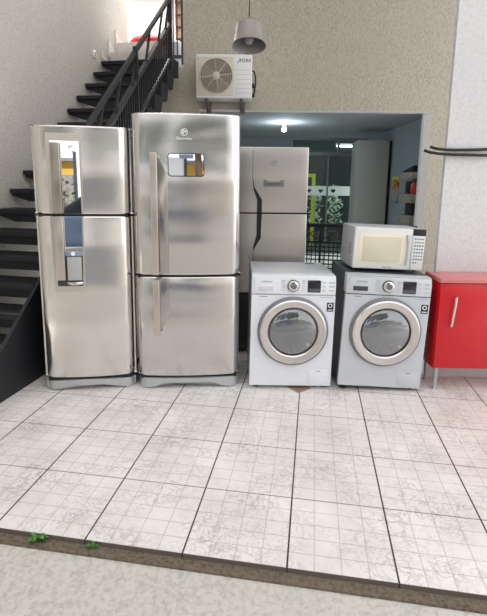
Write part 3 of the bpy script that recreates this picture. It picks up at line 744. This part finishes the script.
m.build('panel_lines', plain('panel_line_grey', (196, 196, 198), 0.5), sp_, False)
m = MB(); m.prism([(0.165, 0.425), (0.185, 0.425), (0.212, 0.468), (0.195, 0.468), (0.195, 0.45), (0.175, 0.432)], -0.005, -0.002, 'y'); m.build('emblem', plain('deep_blue_print', (24, 66, 160), 0.4), sp_, False)
text('brand_lettering', 'YORK', 0.058, plain('navy_print', (30, 40, 70), 0.4), sp_, (0.268, -0.004, 0.447), 0.001)
for sx in (-0.23, 0.22):
    m = MB(); m.box(sx - 0.018, sx + 0.018, 0.0, 0.325, -0.02, 0.0); m.bar((sx, 0.06, -0.015), (sx + 0.03, 0.315, -0.12), 0.03, 0.02); m.box(sx - 0.02, sx + 0.045, 0.315, 0.326, -0.14, 0.0); m.build('bracket', plain('bracket_grey', (120, 112, 104), 0.5), ac, False)
m = MB(); m.tube([(0.352, 0.12, 0.36), (0.385, 0.12, 0.345), (0.40, 0.13, 0.28), (0.402, 0.14, 0.20), (0.385, 0.16, 0.10), (0.36, 0.18, 0.05)], 0.010, 10); m.build('pipe', BLACK, ac)
m = MB(); m.tube([(0.352, 0.10, 0.17), (0.38, 0.10, 0.165), (0.392, 0.12, 0.12), (0.375, 0.16, 0.04)], 0.011, 10); m.box(0.35, 0.385, 0.09, 0.15, 0.15, 0.20, 0.004); m.build('pipe', BLACK, ac)

# ------------------------------------------------------------------ pendant lamp
lp = thing('pendant_lamp', 'grey dome pendant lamp hanging above the outdoor air conditioner unit', 'lamp', (0.033, 4.5, 2.768))
lp.rotation_euler = (math.radians(-12), 0, 0)
n = NT('hammered_grey_metal'); n.col(n.ramp(n.noise(n.coords(), 120, 2), [(0.3, srgb(158, 152, 150)), (0.7, srgb(168, 163, 160))])); n.rough(0.45); n.metal(0.4)
m = MB(); m.lathe([(0.160, 0.0), (0.152, 0.02), (0.134, 0.11), (0.122, 0.19), (0.09, 0.225), (0.03, 0.235), (0.03, 0.231), (0.086, 0.219), (0.117, 0.186), (0.129, 0.11), (0.147, 0.02), (0.155, 0.001)], (0, 0, 0), 'z', 48, True); m.build('lamp_shade', n.m, lp)
m = MB(); m.lathe([(0.0, 0.235), (0.026, 0.235), (0.03, 0.15), (0.03, 0.12), (0, 0.12)], (0, 0, 0), 'z', 24); m.build('lamp_socket', plain('socket_grey', (90, 92, 98), 0.5), lp)
m = MB(); m.lathe([(0, 0.02), (0.03, 0.03), (0.046, 0.06), (0.045, 0.085), (0.03, 0.12), (0, 0.122)], (0, 0, 0), 'z', 24); m.build('bulb', plain('unlit_bulb_grey', (176, 176, 180), 0.3), lp)
m = MB(); m.tube([(0, 0, 0.23), (0, 0, 3.82)], 0.006, 8); m.build('cord', BLACK, lp)

# ------------------------------------------------------------------ the room behind
bl = thing('ceiling_bulb', 'lit bare bulb on the grey ceiling of the room behind', 'light bulb', (0.645, 7.6, 2.487))
m = MB(); m.lathe([(0.0, 0.0), (0.06, 0.0), (0.055, -0.015), (0.025, -0.03), (0.022, -0.06), (0, -0.06)], (0, 0, 0), 'z', 24); m.build('socket', WHITEP, bl)
m = MB(); m.lathe([(0, -0.06), (0.018, -0.06), (0.036, -0.09), (0.038, -0.11), (0.026, -0.135), (0, -0.142)], (0, 0, 0), 'z', 24)
n = NT('lit_bulb'); n.col((1, 1, 1, 1)); n.b.inputs['Emission Color'].default_value = (0.85, 0.95, 1, 1); n.b.inputs['Emission Strength'].default_value = 30
m.build('bulb', n.m, bl)
light('bulb_light', 'POINT', (0.645, 7.56, 2.28), 9, (0.80, 0.93, 1.0), 0.05)
# glazed screen at the back of the room
FR = plain('grey_aluminium_frame', (150, 156, 162), 0.4, 0.3); TG = glass_mat('tinted_glass', (0.74, 0.82, 0.80, 1), 0.03)
wd = struct(bpy.data.objects.new('window_1', None)); COL.objects.link(wd); wd.location = (1.0, 9.92, 0)
def frame(x0, x1, z0, z1):
    m = MB(); m.box(x0, x1, 0, 0.05, z0, z1); m.build('window_frame', FR, wd, False)
frame(0, 1.62, 2.12, 2.19); frame(0, 1.62, 2.44, 2.487); frame(1.0, 1.04, 2.19, 2.44); frame(0, 0.04, 0, 2.44); frame(1.58, 1.62, 0, 2.12); frame(0.80, 0.83, 0, 2.12); frame(0.04, 1.58, 0, 0.05)
for x0, x1, z0, z1 in ((0.04, 0.80, 0.05, 2.12), (0.83, 1.58, 0.05, 2.12), (0.04, 1.0, 2.19, 2.44), (1.04, 1.58, 2.19, 2.44)):
    m = MB(); m.box(x0, x1, 0.02, 0.028, z0, z1); m.build('pane', TG, wd, False)
# back yard seen through the glass
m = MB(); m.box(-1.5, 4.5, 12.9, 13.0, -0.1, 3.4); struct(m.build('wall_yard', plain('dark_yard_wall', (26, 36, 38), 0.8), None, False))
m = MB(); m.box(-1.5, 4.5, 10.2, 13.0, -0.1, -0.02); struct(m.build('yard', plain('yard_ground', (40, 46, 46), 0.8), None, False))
YG = plain('yellow_green_paint', (196, 204, 40), 0.5)
ds = thing('display_frame', 'yellow green painted frame standing behind the dark glass', 'frame', (1.62, 11.0, -0.02))
m = MB(); m.box(-0.33, -0.25, 0, 0.04, 0, 1.78); m.build('upright', YG, ds, False)
m = MB(); m.box(0.02, 0.10, 0, 0.04, 0, 1.78); m.build('upright', YG, ds, False)
m = MB(); m.box(-0.25, 0.02, 0, 0.04, 1.70, 1.78); m.build('crossbar', YG, ds, False)
sg = thing('heart_sign', 'long white sign board with black hearts behind the dark glass', 'sign', (1.62, 10.93, 1.25), 0)
m = MB(); m.box(-0.2, 0.95, 0, 0.02, 0.0, 0.22); bd = m.build('board', WHITEP, sg, False)
def heart(cx_, cz_, s):
    p = []
    for i in range(40):
        t = 2 * PI * i / 40
        p.append((cx_ + s * 16 * math.sin(t) ** 3 / 16, cz_ + s * (13 * math.cos(t) - 5 * math.cos(2 * t) - 2 * math.cos(3 * t) - math.cos(4 * t)) / 16))
    return p
for x in (-0.06, 0.22, 0.52):
    m = MB(); m.prism(heart(x, 0.11, 0.055), -0.004, 0.001, 'y'); m.build('heart', BLACK, bd, False)
m = MB(); m.box(-0.15, -0.12, 0.003, 0.018, -1.27, 0.0); m.box(0.87, 0.90, 0.003, 0.018, -1.27, 0.0)
m.build('stand', plain('sign_stand_dark', (40, 52, 56), 0.6), sg, False)
for i, (x, lab) in enumerate(((1.85, 'leafy potted plant behind the dark glass, nearest the yellow green frame'), (2.42, 'leafy potted plant behind the dark glass, beside the tall grey panel'))):
    pp = thing('potted_plant', lab, 'plant', (x, 11.9 + 0.2 * i, -0.02), 0, 'plants behind the glass')
    m = MB(); m.lathe([(0.0, 0), (0.13, 0), (0.17, 0.3), (0.15, 0.3), (0.14, 0.28), (0, 0.28)], (0, 0, 0), 'z', 20); m.build('pot', plain('clay_pot', (70, 60, 56), 0.8), pp)
    m = MB()
    for k in range(150):
        a = random.uniform(0, 2 * PI); r_ = random.uniform(0.02, 0.22); z = random.uniform(0.5, 1.5)
        c = Vector((r_ * math.cos(a), r_ * math.sin(a) * 0.6, z)); u_ = Vector((random.uniform(-1, 1), random.uniform(-1, 1), random.uniform(-.6, .6))).normalized() * 0.08; v_ = Vector((random.uniform(-1, 1), random.uniform(-1, 1), random.uniform(-.6, .6))).normalized() * 0.03
        m.poly([c - u_, c + v_, c + u_, c - v_])
    m.build('foliage', plain('plant_leaf_pale', (196, 214, 190), 0.5), pp, False)
    m = MB(); m.tube([(0, 0, 0.28), (0.02, 0, 0.8), (0, 0.02, 1.3)], 0.012, 8); m.build('stem', BARK, pp)
ft = thing('fluorescent_lamp', 'lit white tube lamp glimpsed through the top pane of the back glass', 'lamp', (2.90, 12.868, 2.58))
m = MB(); m.box(-0.36, 0.36, -0.03, 0.032, 0.0, 0.05); m.build('housing', WHITEP, ft, False)
m = MB(); m.tube([(-0.34, 0, -0.02), (0.34, 0, -0.02)], 0.018, 12); n = NT('lit_tube'); n.col((1, 1, 1, 1)); n.b.inputs['Emission Color'].default_value = (0.9, 1, 1, 1); n.b.inputs['Emission Strength'].default_value = 9
m.build('tube', n.m, ft)
# tall grey panel unit
tp = thing('wardrobe', 'tall plain grey cupboard against the right wall of the room behind', 'cupboard', (2.29, 8.2, 0))
PANEL = plain('grey_laminate', (188, 190, 182), 0.5)
m = MB(); m.box(-0.27, 0.27, 0.0, 0.5, 0.0, 2.28, 0.004); m.build('body', PANEL, tp)
m = MB(); m.box(0.272, 0.31, 0.0, 0.5, 0.0, 2.28, 0.003); m.build('edge_panel', BLACK, tp)
m = MB(); m.box(-0.265, 0.268, -0.02, 0.0, 0.05, 2.275, 0.003); m.build('door', PANEL, tp)
# stone shelves and what stands on them
SH = wall_mat('speckled_stone', (176, 172, 160), (104, 100, 92), False, 0.6, 40)
for z0, z1, lab in ((1.604, 1.70, 'speckled stone wall shelf, topmost of the three by the plaster pillar'), (1.25, 1.38, 'speckled stone wall shelf, middle of the three by the plaster pillar'), (0.93, 1.06, 'speckled stone wall shelf, lowest of the three by the plaster pillar')):
    m = MB(); m.box(2.44, 2.619, 6.66, 7.16, z0, z1, 0.006); o = m.build('wall_shelf', SH, None); tag(o, lab, 'shelf', 'stone shelves in the room behind')
m = MB(); m.prism([(6.70, 0.0), (7.12, 0.0), (7.12, 0.02), (6.70, 0.09)], 2.46, 2.61, 'x', 0.003); o = m.build('slanted_tray', BLACK, None, False, (0, 0, 1.701)); tag(o, 'black slanted tray on the topmost stone shelf', 'tray')
m = MB(); m.box(-0.05, 0.05, -0.11, 0.11, 0, 0.19, 0.01); o = m.build('storage_box', BLACK, None, True, (2.55, 6.98, 1.381)); tag(o, 'black box on the middle stone shelf beside the red jar', 'box')
m = MB(); m.lathe([(0, 0), (0.05, 0), (0.055, 0.03), (0.055, 0.13), (0.04, 0.155), (0.035, 0.18), (0, 0.18)], (0, 0, 0), 'z', 20); o = m.build('jar', plain('red_jar', (196, 52, 40), 0.4), None, True, (2.53, 6.78, 1.381)); tag(o, 'red jar on the middle stone shelf', 'jar')
m = MB(); m.box(-0.05, 0.05, -0.14, 0.14, 0, 0.185, 0.01); o = m.build('storage_box', plain('charcoal_card', (40, 40, 44), 0.6), None, True, (2.55, 6.9, 1.061)); tag(o, 'black box on the lowest stone shelf', 'box')
# abstract picture
pc = thing('picture', 'narrow colourful picture on the right wall of the room behind', 'picture', (2.618, 7.86, 1.43))
n = NT('abstract_print'); v = n.coords((1, 1, 1)); s = n.new('ShaderNodeSeparateXYZ'); n.link(v, s.inputs[0])
g = n.math('ADD', n.math('MULTIPLY', s.outputs[2], 2.0), n.math('MULTIPLY', n.noise(v, 9, 3), 0.9))
n.col(n.ramp(g, [(0.0, srgb(96, 112, 130)), (0.3, srgb(170, 176, 172)), (0.5, srgb(190, 120, 60)), (0.62, srgb(150, 60, 50)), (0.75, srgb(214, 200, 60)), (1.0, srgb(226, 214, 90))])); n.rough(0.5)
m = MB(); m.box(-0.02, 0, -0.15, 0.15, -0.225, 0.225); m.build('canvas', n.m, pc, False)
# black metal gate with mesh, standing across the opening
g0, g1 = Vector((0.75, 6.30)), Vector((2.30, 5.96))
gt = thing('metal_gate', 'black metal gate with a wire mesh lower half behind the washing machines', 'gate', (g0.x, g0.y, 0), math.atan2(g1.y - g0.y, g1.x - g0.x))
L = (g1 - g0).length
m = MB(); m.box(0, L, -0.03, 0.03, 0.925, 0.975, 0.004); m.build('top_rail', BLKMETAL, gt)
m = MB(); m.box(0, L, -0.015, 0.015, 0.70, 0.73); m.build('middle_rail', BLKMETAL, gt, False)
m = MB(); m.box(0, L, -0.015, 0.015, 0.05, 0.08); m.build('bottom_rail', BLKMETAL, gt, False)
for i in range(6):
    x = 0.02 + (L - 0.04) * i / 5
    m = MB(); m.box(x - 0.015, x + 0.015, -0.015, 0.015, 0.0, 0.93); m.build('upright', BLKMETAL, gt, False)
    if i < 5:
        x2 = x + (L - 0.04) / 5
        for za, zb in ((0.73, 0.925), (0.925, 0.73)):
            m = MB(); m.bar((x, 0, za), (x2, 0, zb), 0.012, 0.012); m.build('brace', BLKMETAL, gt, False)
m = MB()
nx = int(L / 0.06)
for i in range(nx): m.box(0.026 + i * 0.06, 0.040 + i * 0.06, -0.004, 0.004, 0.08, 0.70)
for j in range(10): m.box(0.0, L, -0.004, 0.004, 0.10 + j * 0.06, 0.118 + j * 0.06)
m.build('wire_mesh', BLKMETAL, gt, False)

# ------------------------------------------------------------------ weeds along the edge of the tiles
for i, (px, lab) in enumerate(((-0.86, 'small green weed at the tile edge, by the bottom left corner'), (-0.62, 'smaller green weed along the earth joint at the tile edge'))):
    p = e1 * ((px - e2.x * (ev - 0.02)) / e1.x) + e2 * (ev - 0.02)
    wdv = thing('weed', lab, 'weed', (p.x, p.y, -0.02), 0, 'weeds at the tile edge')
    m = MB()
    for k in range(26 if i == 0 else 9):
        an = random.uniform(0, 2 * PI); r_ = random.uniform(0.02, 0.06 if i == 0 else 0.03); z = random.uniform(0.012, 0.035)
        t_ = Vector((math.cos(an), math.sin(an) * 0.5, 0)); sd = Vector((-math.sin(an), math.cos(an), 0)) * 0.009
        m.poly([t_ * 0.004 + Vector((0, 0, 0.004)), t_ * r_ * 0.6 + sd + Vector((0, 0, z)), t_ * r_ + Vector((0, 0, z * 0.8)), t_ * r_ * 0.6 - sd + Vector((0, 0, z))])
    m.build('leaves', LEAF, wdv, False)
    m = MB(); m.tube([(0, 0, 0), (0.002, 0, 0.02)], 0.003, 6); m.build('stem', LEAF, wdv)

# ------------------------------------------------------------------ the street mirrored in the steel
m = MB(); m.box(-14, 14, -9.3, -9.0, -0.12, 1.72); struct(m.build('wall_street', STONE, None, False))
wg = thing('gate', 'white sheet added across the street to whiten the mirrored panel', 'gate', (-1.0, -9.0, -0.12))  # added sheet with posts, only there to put white into the mirrored panel
m = MB(); m.box(-0.75, 0.75, 0.02, 0.08, 0, 2.45); m.build('panel', WHITEP, wg, False)
for x in (-0.8, 0.8):
    m = MB(); m.box(x - 0.05, x + 0.05, 0.01, 0.11, 0, 2.55); m.build('post', GREYMETAL, wg, False)
ho = thing('house', 'ochre house across the street, seen only as a reflection', 'house', (0, -13.5, -0.12))
m = MB(); m.box(-9, 9, -2, 2, 0, 2.36); m.build('wall', OCHRE, ho, False)
m = MB(); m.box(-9.2, 9.2, -2.2, 2.2, 2.36, 2.48); m.build('roof_slab', plain('roof_grey', (150, 150, 150), 0.7), ho, False)
for i, (x, z, r_) in enumerate(((-6.4, 4.3, 1.55), (-3.1, 4.5, 1.5), (0.1, 4.4, 1.55), (3.3, 4.3, 1.5), (-5.5, 7.2, 3.3), (1.5, 7.4, 3.4))):  # last two are added behind the house to darken gaps in the steel reflection
    tr = thing('tree', ['leafy street tree reflected at the left', 'leafy street tree reflected left of the middle', 'leafy street tree reflected in the middle', 'leafy street tree reflected at the right', 'tall tree added behind the reflected house to darken the steel, left of the other', 'tall tree added behind the reflected house to darken the steel, right of the other'][i], 'tree', (x, -7.6 if i < 4 else -18.5, -0.12), 0, 'street trees')
    m = MB(); m.tube([(0, 0, 0), (0.1, 0, 1.6), (0, 0.1, z - 1)], 0.14, 10, True, 0.09); m.build('trunk', BARK, tr)
    m = MB()
    for k in range(46):
        m.blob((random.uniform(-.55, .55) * r_, random.uniform(-.4, .4) * r_, z + random.uniform(-.55, 1.9) * r_), r_ * random.uniform(0.36, 0.46), 2, 0.16)
    m.build('crown', TREELEAF, tr, False)
car = thing('car', 'dark blue grey car parked in front of the shop, seen only as a reflection', 'car', (-0.9, -3.9, -0.12))
CARP = plain('car_paint_blue_grey', (92, 106, 128), 0.15, 0.4)
m = MB(); m.prism([(-2.1, 0.35), (-2.1, 0.72), (-1.9, 0.86), (-0.95, 1.0), (1.95, 1.02), (2.1, 0.85), (2.1, 0.35)], -0.85, 0.85, 'y', 0.08, 3); m.build('body', CARP, car)
m = MB(); m.prism([(-1.0, 1.0), (-0.35, 1.45), (1.3, 1.47), (1.85, 1.0)], -0.72, 0.72, 'y', 0.06, 3); m.build('cabin', DARKGLASS, car)
for x in (-1.35, 1.35):
    for y in (-0.78, 0.78):
        m = MB(); m.lathe([(0.0, -0.1), (0.3, -0.1), (0.33, -0.06), (0.33, 0.06), (0.3, 0.1), (0, 0.1)], (x, y, 0.33), 'y', 28); m.build('wheel', BLACK, car)

m = MB()
for k in range(160):
    c = Vector((-2.75 + random.gauss(0, 0.35), -8.8 + random.uniform(0, 0.04), random.uniform(0.85, 1.7)))
    u_ = Vector((random.uniform(-1, 1), random.uniform(-.2, .6), random.uniform(-1, 1))).normalized() * 0.08; v_ = Vector((random.uniform(-1, 1), 0.3, random.uniform(-1, 1))).normalized() * 0.05
    m.poly([c - u_, c + v_, c + u_, c - v_])
o = m.build('ivy', TREELEAF, None, False); tag(o, 'ivy hanging over the grey stone wall across the street', 'ivy', None, 'stuff')

p = sp(0.880000, 0.0, 3.060000)
sw = thing('wall_switch', 'small round white switch on the rough wall above the black stairs', 'switch', p, -h)
m = MB(); m.lathe([(0.05, 0), (0.05, 0.008), (0.042, 0.014), (0, 0.014)], (0, 0, 0), 'y', 24); m.bm.transform(Matrix.Rotation(PI / 2, 4, 'Z')); m.build('plate', WHITEP, sw)
m = MB(); m.box(0.012, 0.018, -0.018, 0.018, -0.025, 0.025, 0.002); m.build('rocker', plain('rocker_grey', (190, 190, 190), 0.5), sw)
